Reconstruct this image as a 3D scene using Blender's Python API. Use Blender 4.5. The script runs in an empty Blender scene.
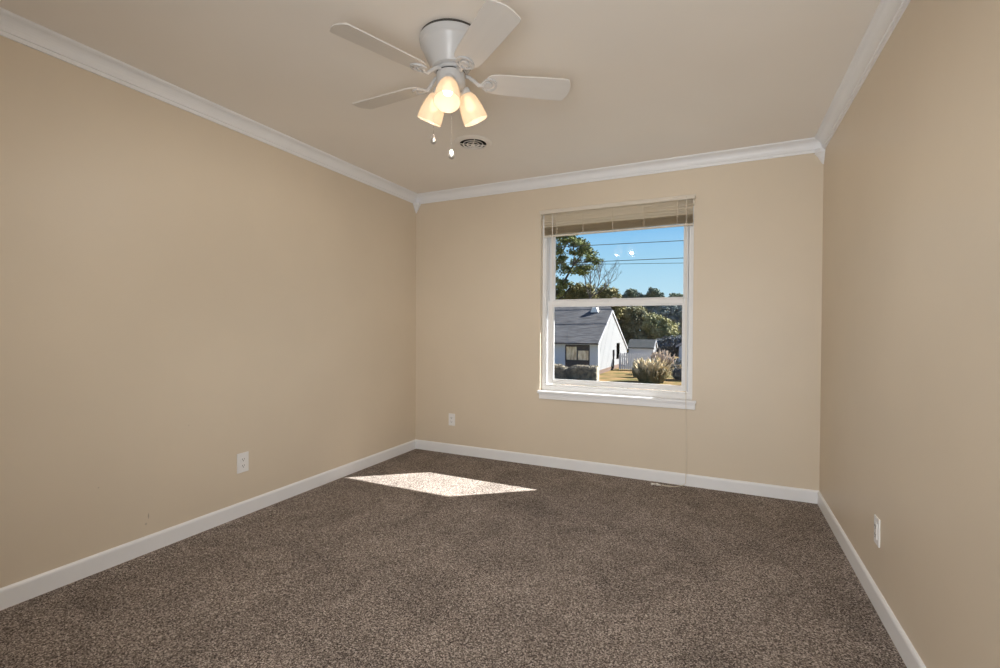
import bpy, bmesh, math, random
from mathutils import Vector, Matrix, noise

S = bpy.context.scene
C = S.collection
PI = math.pi

# ------------------------------------------------------------------ camera
F_PX, YAW, PITCH, ROLL, CAM_H = 469.77, 0.4412, -0.0122, 0.0049, 1.1689
cam_d = bpy.data.cameras.new('camera')
cam_d.sensor_fit = 'HORIZONTAL'; cam_d.sensor_width = 36.0
cam_d.lens = F_PX / 1000 * 36.0
cam_d.clip_start = 0.02; cam_d.clip_end = 1000
cam = bpy.data.objects.new('camera', cam_d); C.objects.link(cam)
fwd = Vector((-math.sin(YAW)*math.cos(PITCH), math.cos(YAW)*math.cos(PITCH), math.sin(PITCH)))
rt = Vector((math.cos(YAW), math.sin(YAW), 0)); up = rt.cross(fwd)
rt2 = rt*math.cos(ROLL) + up*math.sin(ROLL); up2 = -rt*math.sin(ROLL) + up*math.cos(ROLL)
M = Matrix((rt2, up2, -fwd)).transposed().to_4x4(); M.translation = (0, 0, CAM_H)
cam.matrix_world = M
S.camera = cam

# ------------------------------------------------------------------ sky, sun, exposure
S.view_settings.view_transform = 'Standard'
S.view_settings.look = 'None'
S.view_settings.gamma = 1.0
S.view_settings.use_curve_mapping = False
S.view_settings.exposure = 0.0
S.cycles.use_denoising = True
S.cycles.max_bounces = 12; S.cycles.diffuse_bounces = 8; S.cycles.transparent_max_bounces = 24
S.cycles.sample_clamp_indirect = 6.0

w = bpy.data.worlds.new('sky'); S.world = w; w.use_nodes = True
nt = w.node_tree; nt.nodes.clear()
tc = nt.nodes.new('ShaderNodeTexCoord'); sx = nt.nodes.new('ShaderNodeSeparateXYZ')
rp = nt.nodes.new('ShaderNodeValToRGB'); bg = nt.nodes.new('ShaderNodeBackground'); wo = nt.nodes.new('ShaderNodeOutputWorld')
nt.links.new(tc.outputs['Generated'], sx.inputs[0]); nt.links.new(sx.outputs['Z'], rp.inputs[0])
e = rp.color_ramp.elements
e[0].position = 0.0; e[0].color = (0.62, 0.86, 1.0, 1)
e[1].position = 1.0; e[1].color = (0.03, 0.14, 0.55, 1)
for ps, cl in ((0.06, (0.58, 0.85, 1.0, 1)), (0.13, (0.44, 0.76, 1.0, 1)), (0.21, (0.24, 0.58, 0.97, 1)), (0.40, (0.08, 0.28, 0.75, 1))):
    k = e.new(ps); k.color = cl
nt.links.new(rp.outputs[0], bg.inputs[0]); bg.inputs[1].default_value = 1.0
nt.links.new(bg.outputs[0], wo.inputs[0])

SUN_DIR = Vector((1.275, 1.0, 1.16)).normalized()       # towards the sun
sun_d = bpy.data.lights.new('sun', 'SUN'); sun_d.energy = 23.0; sun_d.angle = 0.006; sun_d.color = (1.0, 0.975, 0.945)
sun = bpy.data.objects.new('sun', sun_d); C.objects.link(sun)
sun.rotation_euler = SUN_DIR.to_track_quat('Z', 'Y').to_euler(); sun.location = (30, 30, 40)

# added fill light before the rear wall, standing in for an unseen doorway's daylight
ar_d = bpy.data.lights.new('rear_fill', 'AREA'); ar_d.shape = 'RECTANGLE'; ar_d.size = 0.95; ar_d.size_y = 2.0
ar_d.energy = 39.0; ar_d.color = (0.945, 0.975, 1.0); ar_d.spread = math.radians(116)
ar = bpy.data.objects.new('rear_fill', ar_d); C.objects.link(ar)
ar.location = (0.06, -0.93, 1.15); ar.rotation_euler = (PI/2 + math.radians(10), 0, math.radians(8))

LAMP_W, LAMP_DOWN_W = 0.36, 14.5                                           # each of the three fan lamps

# ------------------------------------------------------------------ materials
def mat(name, col, rough=0.6, spec=0.3, metal=0.0, emit=None, es=0.0):
    m = bpy.data.materials.new(name); m.use_nodes = True
    b = m.node_tree.nodes['Principled BSDF']
    b.inputs['Base Color'].default_value = (*col, 1); b.inputs['Roughness'].default_value = rough
    b.inputs['Specular IOR Level'].default_value = spec; b.inputs['Metallic'].default_value = metal
    if emit: b.inputs['Emission Color'].default_value = (*emit, 1); b.inputs['Emission Strength'].default_value = es
    return m
def nodes(m):
    return m.node_tree.nodes, m.node_tree.links, m.node_tree.nodes['Principled BSDF']
def noise_col(m, c1, c2, scale, detail=3, lo=0.35, hi=0.65, stretch=None, bump=0.0, bscale=None, bdist=0.01):
    n, l, b = nodes(m)
    t = n.new('ShaderNodeTexCoord'); src = t.outputs['Object']
    if stretch:
        mp = n.new('ShaderNodeMapping'); mp.inputs['Scale'].default_value = stretch; l.new(src, mp.inputs[0]); src = mp.outputs[0]
    nz = n.new('ShaderNodeTexNoise'); nz.inputs['Scale'].default_value = scale; nz.inputs['Detail'].default_value = detail
    l.new(src, nz.inputs['Vector'])
    r = n.new('ShaderNodeValToRGB'); l.new(nz.outputs['Fac'], r.inputs[0])
    r.color_ramp.elements[0].position = lo; r.color_ramp.elements[0].color = (*c1, 1)
    r.color_ramp.elements[1].position = hi; r.color_ramp.elements[1].color = (*c2, 1)
    l.new(r.outputs[0], b.inputs['Base Color'])
    if bump:
        bz = n.new('ShaderNodeTexNoise'); bz.inputs['Scale'].default_value = bscale or scale; bz.inputs['Detail'].default_value = 3
        l.new(src, bz.inputs['Vector'])
        bp = n.new('ShaderNodeBump'); bp.inputs['Strength'].default_value = bump; bp.inputs['Distance'].default_value = bdist
        l.new(bz.outputs['Fac'], bp.inputs['Height']); l.new(bp.outputs[0], b.inputs['Normal'])
    return m

WALLC = (0.70, 0.612, 0.49)
m_wall = noise_col(mat('beige_wall_paint', WALLC, 0.42, 0.35), tuple(c*0.985 for c in WALLC), tuple(min(1, c*1.015) for c in WALLC), 2.0, bump=0.06, bscale=90, bdist=0.002)
m_ceil = noise_col(mat('ceiling_paint', (0.86, 0.82, 0.765), 0.75, 0.15), (0.85, 0.81, 0.755), (0.87, 0.83, 0.775), 1.5, bump=0.05, bscale=120, bdist=0.002)
m_trim = noise_col(mat('white_trim_paint', (0.85, 0.865, 0.89), 0.35, 0.4), (0.84, 0.855, 0.88), (0.86, 0.875, 0.90), 4)
m_vinyl = noise_col(mat('white_vinyl', (0.84, 0.845, 0.85), 0.4, 0.4), (0.83, 0.835, 0.84), (0.85, 0.855, 0.86), 6)
m_plate = mat('outlet_plastic', (0.86, 0.86, 0.86), 0.3, 0.45)
m_slot = mat('slot_dark', (0.03, 0.03, 0.03), 0.7)
m_blind = noise_col(mat('cream_blind_slats', (0.76, 0.70, 0.60), 0.45, 0.35), (0.80, 0.75, 0.66), (0.86, 0.81, 0.72), 30, stretch=(0.1, 1, 1))
n, l, b = nodes(m_blind)
tl = n.new('ShaderNodeBsdfTranslucent'); tl.inputs[0].default_value = (0.80, 0.72, 0.58, 1)
mx = n.new('ShaderNodeMixShader'); mx.inputs[0].default_value = 0.22
l.new(b.outputs[0], mx.inputs[1]); l.new(tl.outputs[0], mx.inputs[2]); l.new(mx.outputs[0], n['Material Output'].inputs[0])
m_tassel = mat('tassel_plastic', (0.82, 0.80, 0.76), 0.4)
m_cord = mat('blind_cord', (0.74, 0.68, 0.58), 0.8)
m_fan = mat('fan_white_enamel', (0.56, 0.565, 0.57), 0.3, 0.45)
m_blade = noise_col(mat('fan_blade_white', (0.70, 0.675, 0.64), 0.45, 0.35), (0.69, 0.665, 0.63), (0.71, 0.685, 0.65), 8, stretch=(0.2, 3, 1))
m_fan_gap = mat('fan_dark_gap', (0.06, 0.055, 0.05), 0.6)  # dark colour standing for the shade in the fan's gaps
m_chrome = mat('pull_chain_metal', (0.62, 0.60, 0.56), 0.25, 0.5, 1.0)
m_knob = mat('pull_knob_nickel', (0.66, 0.65, 0.63), 0.28, 0.5, 1.0)
m_bulb = mat('lit_bulb', (1, 0.9, 0.75), 0.5, 0.2, 0, (1.0, 0.82, 0.58), 5.0)
m_duct = mat('duct_shade', (0.02, 0.02, 0.02), 0.9)

def shade_mat():
    m = bpy.data.materials.new('frosted_lamp_glass'); m.use_nodes = True
    n, l = m.node_tree.nodes, m.node_tree.links; n.clear()
    o = n.new('ShaderNodeOutputMaterial'); tr = n.new('ShaderNodeBsdfTransparent'); tl = n.new('ShaderNodeBsdfTranslucent')
    gl = n.new('ShaderNodeBsdfPrincipled'); gl.inputs['Base Color'].default_value = (0.55, 0.50, 0.45, 1); gl.inputs['Roughness'].default_value = 0.3
    gl.inputs['Emission Color'].default_value = (1.0, 0.74, 0.50, 1); gl.inputs['Emission Strength'].default_value = 0.20
    tr.inputs[0].default_value = (1, 0.95, 0.88, 1); tl.inputs[0].default_value = (0.9, 0.82, 0.72, 1)
    a = n.new('ShaderNodeMixShader'); a.inputs[0].default_value = 0.3; l.new(gl.outputs[0], a.inputs[1]); l.new(tl.outputs[0], a.inputs[2])
    b = n.new('ShaderNodeMixShader'); b.inputs[0].default_value = 0.30; l.new(a.outputs[0], b.inputs[1]); l.new(tr.outputs[0], b.inputs[2])
    l.new(b.outputs[0], o.inputs[0]); return m
m_shade = shade_mat()

def glass_mat():
    m = bpy.data.materials.new('window_glass'); m.use_nodes = True
    n, l = m.node_tree.nodes, m.node_tree.links; n.clear()
    o = n.new('ShaderNodeOutputMaterial'); tr = n.new('ShaderNodeBsdfTransparent'); g = n.new('ShaderNodeBsdfGlossy')
    tr.inputs[0].default_value = (0.97, 0.98, 0.975, 1); g.inputs['Roughness'].default_value = 0.01
    lw = n.new('ShaderNodeLayerWeight'); lw.inputs['Blend'].default_value = 0.5
    pw = n.new('ShaderNodeMath'); pw.operation = 'POWER'; pw.inputs[1].default_value = 5.0; l.new(lw.outputs['Facing'], pw.inputs[0])
    fr = n.new('ShaderNodeMath'); fr.operation = 'MULTIPLY_ADD'; fr.inputs[1].default_value = 0.8; fr.inputs[2].default_value = 0.035; l.new(pw.outputs[0], fr.inputs[0])
    x = n.new('ShaderNodeMixShader'); l.new(fr.outputs[0], x.inputs[0]); l.new(tr.outputs[0], x.inputs[1]); l.new(g.outputs[0], x.inputs[2])
    l.new(x.outputs[0], o.inputs[0]); return m
m_glass = glass_mat()

def carpet_mat():
    m = mat('brown_heather_carpet', (0.16, 0.12, 0.10), 0.95, 0.05)
    n, l, b = nodes(m)
    t = n.new('ShaderNodeTexCoord')
    n1 = n.new('ShaderNodeTexNoise'); n1.inputs['Scale'].default_value = 125; n1.inputs['Detail'].default_value = 4; n1.inputs['Roughness'].default_value = 0.7
    vo = n.new('ShaderNodeTexVoronoi'); vo.inputs['Scale'].default_value = 250                                  # single yarn tufts
    l.new(t.outputs['Object'], vo.inputs['Vector'])
    sv = n.new('ShaderNodeSeparateColor'); l.new(vo.outputs['Color'], sv.inputs[0])
    m1 = n.new('ShaderNodeMapRange'); m1.inputs['From Min'].default_value = 0.25; m1.inputs['From Max'].default_value = 0.75; l.new(n1.outputs['Fac'], m1.inputs['Value'])
    mf = n.new('ShaderNodeMix'); mf.data_type = 'FLOAT'; mf.inputs['Factor'].default_value = 0.55
    l.new(m1.outputs[0], mf.inputs['A']); l.new(sv.outputs[0], mf.inputs['B'])
    n2 = n.new('ShaderNodeTexNoise'); n2.inputs['Scale'].default_value = 3.2; n2.inputs['Detail'].default_value = 6; n2.inputs['Roughness'].default_value = 0.6
    n2.inputs['Distortion'].default_value = 0.8
    for q in (n1, n2): l.new(t.outputs['Object'], q.inputs['Vector'])
    r = n.new('ShaderNodeValToRGB'); l.new(mf.outputs['Result'], r.inputs[0])
    e = r.color_ramp.elements
    e[0].position = 0.17; e[0].color = (0.036, 0.029, 0.025, 1)
    e[1].position = 0.84; e[1].color = (0.64, 0.57, 0.515, 1)
    k = e.new(0.42); k.color = (0.155, 0.128, 0.113, 1)
    k = e.new(0.62); k.color = (0.325, 0.278, 0.246, 1)
    mr = n.new('ShaderNodeMapRange'); mr.inputs['From Min'].default_value = 0.3; mr.inputs['From Max'].default_value = 0.7
    mr.inputs['To Min'].default_value = 0.80; mr.inputs['To Max'].default_value = 1.25
    l.new(n2.outputs['Fac'], mr.inputs['Value'])
    mx = n.new('ShaderNodeMix'); mx.data_type = 'RGBA'; mx.blend_type = 'MULTIPLY'; mx.inputs['Factor'].default_value = 1.0
    l.new(r.outputs[0], mx.inputs['A']); l.new(mr.outputs[0], mx.inputs['B']); l.new(mx.outputs['Result'], b.inputs['Base Color'])
    bp = n.new('ShaderNodeBump'); bp.inputs['Strength'].default_value = 0.6; bp.inputs['Distance'].default_value = 0.006
    l.new(mf.outputs['Result'], bp.inputs['Height']); l.new(bp.outputs[0], b.inputs['Normal'])
    return m
m_carpet = carpet_mat()

# outdoors
def leaf_mat(name, c1, c2, scale=1.2):
    return noise_col(mat(name, c1, 0.7, 0.2), c1, c2, scale, lo=0.4, hi=0.6)
m_pine = leaf_mat('pine_needles', (0.056, 0.079, 0.030), (0.216, 0.235, 0.066))
m_olive = leaf_mat('olive_leaves', (0.125, 0.131, 0.059), (0.271, 0.238, 0.102))
m_oak = leaf_mat('live_oak_leaves', (0.107, 0.116, 0.074), (0.319, 0.304, 0.183), 0.5)
m_oak2 = leaf_mat('pale_oak_leaves', (0.198, 0.207, 0.095), (0.396, 0.370, 0.198), 0.6)
m_grey = leaf_mat('hazy_oak_leaves', (0.123, 0.156, 0.156), (0.295, 0.332, 0.295), 0.5)  # distance haze is put into the grey of these leaves
m_far = leaf_mat('distant_tree_leaves', (0.088, 0.131, 0.110), (0.165, 0.198, 0.131), 0.3)
m_bark = noise_col(mat('tree_bark', (0.06, 0.045, 0.035), 0.9), (0.04, 0.032, 0.026), (0.085, 0.068, 0.055), 3)
m_twig = noise_col(mat('bare_twigs', (0.10, 0.085, 0.075), 0.9), (0.08, 0.068, 0.06), (0.12, 0.1, 0.09), 3)
m_hedge = leaf_mat('hedge_leaves', (0.170, 0.155, 0.125), (0.362, 0.317, 0.238), 3)
m_lawn = noise_col(mat('dry_lawn', (0.12, 0.09, 0.04), 0.95, 0.05), (0.085, 0.075, 0.028), (0.215, 0.135, 0.062), 0.7, detail=6, lo=0.38, hi=0.62)
m_blades = leaf_mat('grass_blades', (0.132, 0.126, 0.054), (0.240, 0.198, 0.102), 2)
m_plume = noise_col(mat('pampas_plume', (0.24, 0.21, 0.165), 0.9, 0.05), (0.42, 0.34, 0.20), (0.62, 0.52, 0.36), 4)
m_plume2 = noise_col(mat('pink_plume', (0.21, 0.17, 0.155), 0.9, 0.05), (0.36, 0.28, 0.21), (0.50, 0.41, 0.33), 4)
def siding(name, c, scale=5.2):
    m = mat(name, c, 0.6, 0.25); n, l, b = nodes(m)
    t = n.new('ShaderNodeTexCoord'); wv = n.new('ShaderNodeTexWave'); wv.wave_type = 'BANDS'; wv.bands_direction = 'Z'; wv.wave_profile = 'SAW'
    wv.inputs['Scale'].default_value = scale/ (2*PI) * 3.1; wv.inputs['Distortion'].default_value = 0
    l.new(t.outputs['Object'], wv.inputs['Vector'])
    bp = n.new('ShaderNodeBump'); bp.inputs['Strength'].default_value = 0.35; bp.inputs['Distance'].default_value = 0.02
    l.new(wv.outputs['Fac'], bp.inputs['Height']); l.new(bp.outputs[0], b.inputs['Normal'])
    return m
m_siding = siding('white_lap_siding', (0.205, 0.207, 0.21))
m_front = siding('shaded_white_siding', (0.52, 0.545, 0.58))  # the white siding again, with the blue of shade put into its colour
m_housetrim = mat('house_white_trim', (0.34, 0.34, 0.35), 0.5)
m_fascia = mat('white_fascia_in_shade', (0.78, 0.78, 0.78), 0.5)  # same white trim, lightened to offset the shade it stands in
m_dark_trim = mat('house_dark_panel', (0.045, 0.045, 0.05), 0.6)
m_brick = noise_col(mat('brick_foundation', (0.10, 0.06, 0.045), 0.9), (0.08, 0.05, 0.035), (0.13, 0.085, 0.065), 6)
m_shingle = noise_col(mat('grey_shingles', (0.05, 0.052, 0.06), 0.95, 0.1), (0.050, 0.050, 0.052), (0.118, 0.117, 0.118), 2.2, detail=5, stretch=(0.5, 3, 3))
m_shedroof = noise_col(mat('shed_shingles', (0.055, 0.06, 0.06), 0.95, 0.1), (0.045, 0.05, 0.05), (0.075, 0.08, 0.08), 3, stretch=(0.6, 3, 3))
m_fence = noise_col(mat('weathered_fence', (0.20, 0.20, 0.215), 0.85), (0.52, 0.52, 0.52), (0.74, 0.73, 0.72), 2, stretch=(6, 1, 0.4))
m_paneglass = mat('house_window_glass', (0.30, 0.24, 0.16), 0.15, 0.6)
m_curtain = noise_col(mat('curtain_with_reflection', (0.42, 0.34, 0.24), 0.8), (0.5, 0.36, 0.22), (0.85, 0.72, 0.5), 2.0, stretch=(3, 1, 0.8))  # curtain tan, lightened to stand for the sunlit yard reflected in the panes
m_wire = mat('power_wire', (0.07, 0.065, 0.06), 0.7)
m_shrub = leaf_mat('shaded_shrub_leaves', (0.092, 0.108, 0.116), (0.210, 0.228, 0.228), 1)  # dark blue of a shadowed spot put into the leaf colour

# ------------------------------------------------------------------ mesh helpers
class MB:
    def __init__(s): s.bm = bmesh.new()
    def box(s, x0, x1, y0, y1, z0, z1, bev=0.0, seg=2):
        b = bmesh.new()
        bmesh.ops.create_cube(b, size=1.0)
        for v in b.verts:
            v.co = Vector(((x0+x1)/2 + v.co.x*(x1-x0), (y0+y1)/2 + v.co.y*(y1-y0), (z0+z1)/2 + v.co.z*(z1-z0)))
        if bev: bmesh.ops.bevel(b, geom=b.edges[:], offset=bev, segments=seg, profile=0.5, affect='EDGES')
        s.merge(b); return s
    def merge(s, b, mtx=None):
        me = bpy.data.meshes.new('tmp'); b.to_mesh(me); b.free()
        if mtx is not None: me.transform(mtx)
        s.bm.from_mesh(me); bpy.data.meshes.remove(me)
    def lathe(s, prof, n=32, mtx=None, close=False):
        b = bmesh.new(); rings = []
        for r, z in prof:
            if r < 1e-6: rings.append([b.verts.new((0, 0, z))])
            else: rings.append([b.verts.new((r*math.cos(2*PI*i/n), r*math.sin(2*PI*i/n), z)) for i in range(n)])
        prs = list(zip(rings, rings[1:]))
        if close: prs.append((rings[-1], rings[0]))
        for A, B in prs:
            for i in range(n):
                j = (i+1) % n
                if len(A) == 1 and len(B) == 1: continue
                if len(A) == 1: b.faces.new((A[0], B[j], B[i]))
                elif len(B) == 1: b.faces.new((A[i], A[j], B[0]))
                else: b.faces.new((A[i], A[j], B[j], B[i]))
        bmesh.ops.recalc_face_normals(b, faces=b.faces[:])
        s.merge(b, mtx); return s
    def tube(s, pts, r, n=8, r1=None):
        pts = [Vector(p) for p in pts]; b = bmesh.new(); rings = []
        for i, p in enumerate(pts):
            d = (pts[min(i+1, len(pts)-1)] - pts[max(i-1, 0)]).normalized()
            a = d.orthogonal().normalized()
            if i:                                          # keep the frame from twisting
                a = (pa - d*pa.dot(d)).normalized()
            pa = a; c = d.cross(a)
            rr = r if r1 is None else r + (r1-r)*i/(len(pts)-1)
            rings.append([b.verts.new(p + (a*math.cos(2*PI*k/n) + c*math.sin(2*PI*k/n))*rr) for k in range(n)])
        for A, B in zip(rings, rings[1:]):
            for k in range(n): b.faces.new((A[k], A[(k+1) % n], B[(k+1) % n], B[k]))
        b.faces.new(rings[0][::-1]); b.faces.new(rings[-1])
        s.merge(b); return s
    def prism(s, poly, axis, a0, a1):
        """poly: 2-D outline; axis 'x': (y,z), 'y': (x,z), 'z': (x,y); extruded from a0 to a1."""
        b = bmesh.new()
        def P(u, v, a): return {'x': (a, u, v), 'y': (u, a, v), 'z': (u, v, a)}[axis]
        A = [b.verts.new(P(u, v, a0)) for u, v in poly]; B = [b.verts.new(P(u, v, a1)) for u, v in poly]
        b.faces.new(A); b.faces.new(B[::-1])
        for i in range(len(poly)):
            j = (i+1) % len(poly); b.faces.new((A[j], A[i], B[i], B[j]))
        bmesh.ops.recalc_face_normals(b, faces=b.faces[:])
        s.merge(b); return s
    def sphere(s, c, r, sx=1, sy=1, sz=1, u=16, v=10):
        b = bmesh.new(); bmesh.ops.create_uvsphere(b, u_segments=u, v_segments=v, radius=r)
        s.merge(b, Matrix.Translation(c) @ Matrix.Diagonal((sx, sy, sz, 1))); return s
    def poly(s, pts):
        s.bm.faces.new([s.bm.verts.new(p) for p in pts]); return s

def obj(name, mb, m, parent=None, smooth=False, at=None, bevel=0.0):
    """One mesh object. Geometry is in world space when `at` (world origin of the object's parent, or of itself) is given."""
    me = bpy.data.meshes.new(name)
    if at is not None: bmesh.ops.translate(mb.bm, verts=mb.bm.verts[:], vec=-Vector(at))
    mb.bm.to_mesh(me); mb.bm.free(); me.materials.append(m)
    if smooth:
        for p in me.polygons: p.use_smooth = True
        try: me.set_sharp_from_angle(angle=math.radians(40))
        except Exception: pass
    o = bpy.data.objects.new(name, me); C.objects.link(o)
    if parent: o.parent = parent
    elif at is not None: o.location = at
    if bevel:
        bv = o.modifiers.new('bevel', 'BEVEL'); bv.width = bevel; bv.segments = 2; bv.limit_method = 'ANGLE'
    return o
def tag(o, label, cat, group=None, kind=None):
    o['label'] = label; o['category'] = cat
    if group: o['group'] = group
    if kind: o['kind'] = kind
    return o
def thing(name, label, cat, loc, group=None, rz=0):
    o = bpy.data.objects.new(name, None); C.objects.link(o); o.location = loc; o.rotation_euler = (0, 0, rz); o.empty_display_size = 0.1
    return tag(o, label, cat, group)
def struct(name, mb, m, label=None, cat=None, smooth=False):
    o = obj(name, mb, m, smooth=smooth); o['kind'] = 'structure'
    o['label'] = label or name.replace('_', ' '); o['category'] = cat or name.split('_')[0]
    return o

# ------------------------------------------------------------------ room shell
XL, XR, YB, YR, H, T = -2.678, 0.603, 3.763, -1.0, 2.44, 0.14
WX0, WX1, WZ0, WZ1 = -1.398, -0.194, 0.635, 2.152           # window opening in the far wall
TB = 0.19
struct('floor', MB().box(XL-T, XR+T, YR-T, YB+TB, -0.1, 0.0), m_carpet, 'brown heathered cut pile carpet over the whole floor', 'carpet')
struct('ceiling', MB().box(XL-T, XR+T, YR-T, YB+TB, H, H+0.1), m_ceil, 'flat taupe white painted ceiling carrying the fan', 'ceiling')

# the left wall has a small grey scuff of its own low down
m_wall_l = m_wall.copy(); m_wall_l.name = 'beige_wall_paint_scuffed'
n, l, b = nodes(m_wall_l)
t = n.new('ShaderNodeTexCoord')
src = b.inputs['Base Color'].links[0].from_socket
for cy, cz, ry, rz, st in ((1.415, 0.187, 0.0035, 0.017, 0.55), (1.403, 0.150, 0.006, 0.007, 0.4), (1.20, 0.40, 0.004, 0.004, 0.35), (1.62, 0.62, 0.003, 0.005, 0.3)):
    mp = n.new('ShaderNodeMapping'); mp.inputs['Location'].default_value = (0, -cy/ry, -cz/rz); mp.inputs['Scale'].default_value = (0, 1/ry, 1/rz)
    ln = n.new('ShaderNodeVectorMath'); ln.operation = 'LENGTH'
    mr = n.new('ShaderNodeMapRange'); mr.inputs['From Min'].default_value = 0.5; mr.inputs['From Max'].default_value = 1.1
    mr.inputs['To Min'].default_value = st; mr.inputs['To Max'].default_value = 0.0
    l.new(t.outputs['Object'], mp.inputs[0]); l.new(mp.outputs[0], ln.inputs[0]); l.new(ln.outputs['Value'], mr.inputs['Value'])
    mx = n.new('ShaderNodeMix'); mx.data_type = 'RGBA'; mx.inputs['B'].default_value = (0.22, 0.18, 0.14, 1)
    l.new(mr.outputs[0], mx.inputs['Factor']); l.new(src, mx.inputs['A']); src = mx.outputs['Result']
l.new(src, b.inputs['Base Color'])
struct('wall_left', MB().box(XL-T, XL, YR-T, YB+TB, -0.1, H+0.1), m_wall_l, 'plain beige painted wall on the left with a low scuff', 'wall')
struct('wall_right', MB().box(XR, XR+T, YR-T, YB+TB, -0.1, H+0.1), m_wall, 'plain beige satin painted wall on the right', 'wall')
struct('wall_rear', MB().box(XL, XR, YR-T, YR, -0.1, H+0.1), m_wall, 'beige painted wall behind the viewer', 'wall')
wb = MB()
wb.box(XL, WX0, YB, YB+TB, -0.1, H+0.1).box(WX1, XR, YB, YB+TB, -0.1, H+0.1)
wb.box(WX0, WX1, YB, YB+TB, -0.1, WZ0).box(WX0, WX1, YB, YB+TB, WZ1, H+0.1)
bmesh.ops.remove_doubles(wb.bm, verts=wb.bm.verts[:], dist=1e-5)
struct('wall_far', wb, m_wall, 'beige painted far wall with the window in it', 'wall')

# baseboards: 88 mm tall with an eased top edge
BT = 0.012
def bb_prof(sg):                                            # (distance from the wall, height)
    return [(0, 0), (sg*BT, 0), (sg*BT, 0.074), (sg*(BT-0.002), 0.081), (sg*(BT-0.006), 0.086), (0, 0.088)]
struct('baseboard_left', MB().prism([(XL+u, v) for u, v in bb_prof(1)], 'y', YR, YB), m_trim, 'white baseboard along the left wall', 'baseboard')
struct('baseboard_right', MB().prism([(XR+u, v) for u, v in bb_prof(-1)], 'y', YR, YB), m_trim, 'white baseboard along the right wall', 'baseboard')
struct('baseboard_far', MB().prism([(YB+u, v) for u, v in bb_prof(-1)], 'x', XL, XR), m_trim, 'white baseboard under the window on the far wall', 'baseboard')
struct('baseboard_rear', MB().prism([(YR+u, v) for u, v in bb_prof(1)], 'x', XL, XR), m_trim, 'white baseboard along the wall behind the viewer', 'baseboard')

# crown moulding: stepped foot, bead, cove, fillet
CW, CD = 0.062, 0.084
def crown_prof():
    p = [(0, CD), (0.009, CD), (0.011, CD-0.010), (0.011, CD-0.016), (0.016, CD-0.018), (0.016, CD-0.024)]
    for i in range(7):                                      # concave cove
        a = i/6*PI/2
        p.append((0.016 + (CW-0.026)*(1-math.cos(a)), CD-0.026-(CD-0.040)*math.sin(a)))
    p += [(CW-0.008, 0.012), (CW-0.003, 0.010), (CW, 0.006), (CW, 0), (0, 0)]
    return p
cp = crown_prof()
struct('trim_1', MB().prism([(XL+u, H-v) for u, v in cp], 'y', YR, YB), m_trim, 'white crown moulding along the left wall', 'crown moulding')
struct('trim_2', MB().prism([(YB-u, H-v) for u, v in cp], 'x', XL, XR), m_trim, 'white crown moulding above the window wall', 'crown moulding')
struct('trim_3', MB().prism([(XR-u, H-v) for u, v in cp], 'y', YR, YB), m_trim, 'white crown moulding along the right wall', 'crown moulding')
def corner_block(name, x, sg, label):
    mb = MB()
    b = bmesh.new(); a = 0.066
    lev = [(0.0, 0.008), (0.070, 0.008), (0.071, 0.050), (0.092, 0.052), (0.097, 0.052), (0.101, 0.045), (0.125, 0.030), (0.150, 0.017), (0.166, 0.006)]
    rings = []
    for dz, s in lev:
        rings.append([b.verts.new((x + sg*u*s, YB - v*s, H - dz)) for u, v in ((0, 0), (1, 0), (1, 0.55), (0.55, 1), (0, 1))])
    for A, B in zip(rings, rings[1:]):
        for i in range(5): b.faces.new((A[i], A[(i+1) % 5], B[(i+1) % 5], B[i]))
    b.faces.new(rings[0]); b.faces.new(rings[-1][::-1])
    bmesh.ops.recalc_face_normals(b, faces=b.faces[:])
    mb.merge(b)
    return struct(name, mb, m_trim, label, 'corner block')
corner_block('trim_4', XL, 1, 'white crown corner block in the far left corner')
corner_block('trim_5', XR, -1, 'white crown corner block in the far right corner')

# roof overhang of the house this room is in (it shades the upper sash)
struct('roof_overhang', MB().box(XL-2, XR+5, YB+TB, 4.71, 2.335, 2.50).box(XL-2, XR+5, 4.71, 4.80, 2.335, 2.56), m_housetrim, 'white roof eave above the window outside', 'eave')

# ------------------------------------------------------------------ window
def framebox(mb, x0, x1, z0, z1, wl, wr, wbot, wtop, y0, y1, bev=0.003):
    mb.box(x0, x0+wl, y0, y1, z0, z1, bev); mb.box(x1-wr, x1, y0, y1, z0, z1, bev)
    mb.box(x0+wl, x1-wr, y0, y1, z0, z0+wbot, bev); mb.box(x0+wl, x1-wr, y0, y1, z1-wtop, z1, bev); return mb
YF = YB + 0.048
win = bpy.data.objects.new('window_1', None); C.objects.link(win); win.location = ((WX0+WX1)/2, YB, WZ0)
win['kind'] = 'structure'; win['label'] = 'white double hung vinyl window in the far wall'; win['category'] = 'window'
WL = win.location
fr = framebox(MB(), WX0, WX1, WZ0, WZ1, 0.022, 0.022, 0.045, 0.03, YF, YF+0.115)
fr.box(WX0+0.022, WX0+0.034, YF+0.006, YF+0.026, WZ0+0.045, WZ1-0.03, 0.002)      # inner stops and tracks of the jambs
fr.box(WX1-0.034, WX1-0.022, YF+0.006, YF+0.026, WZ0+0.045, WZ1-0.03, 0.002)
fr.box(WX0+0.022, WX0+0.032, YF+0.060, YF+0.068, WZ0+0.045, WZ1-0.03, 0.001)
fr.box(WX1-0.032, WX1-0.022, YF+0.060, YF+0.068, WZ0+0.045, WZ1-0.03, 0.001)
fr.box(WX0+0.022, WX1-0.022, YF+0.004, YF+0.022, WZ0+0.045, WZ0+0.056, 0.002)
fr.box(WX0+0.020, WX0+0.056, YF+0.101, YF+0.113, WZ0+0.045, WZ1-0.03, 0.002)      # outer stops behind both sashes
fr.box(WX1-0.056, WX1-0.020, YF+0.101, YF+0.113, WZ0+0.045, WZ1-0.03, 0.002)
obj('frame', fr, m_vinyl, win, at=WL)
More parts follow.
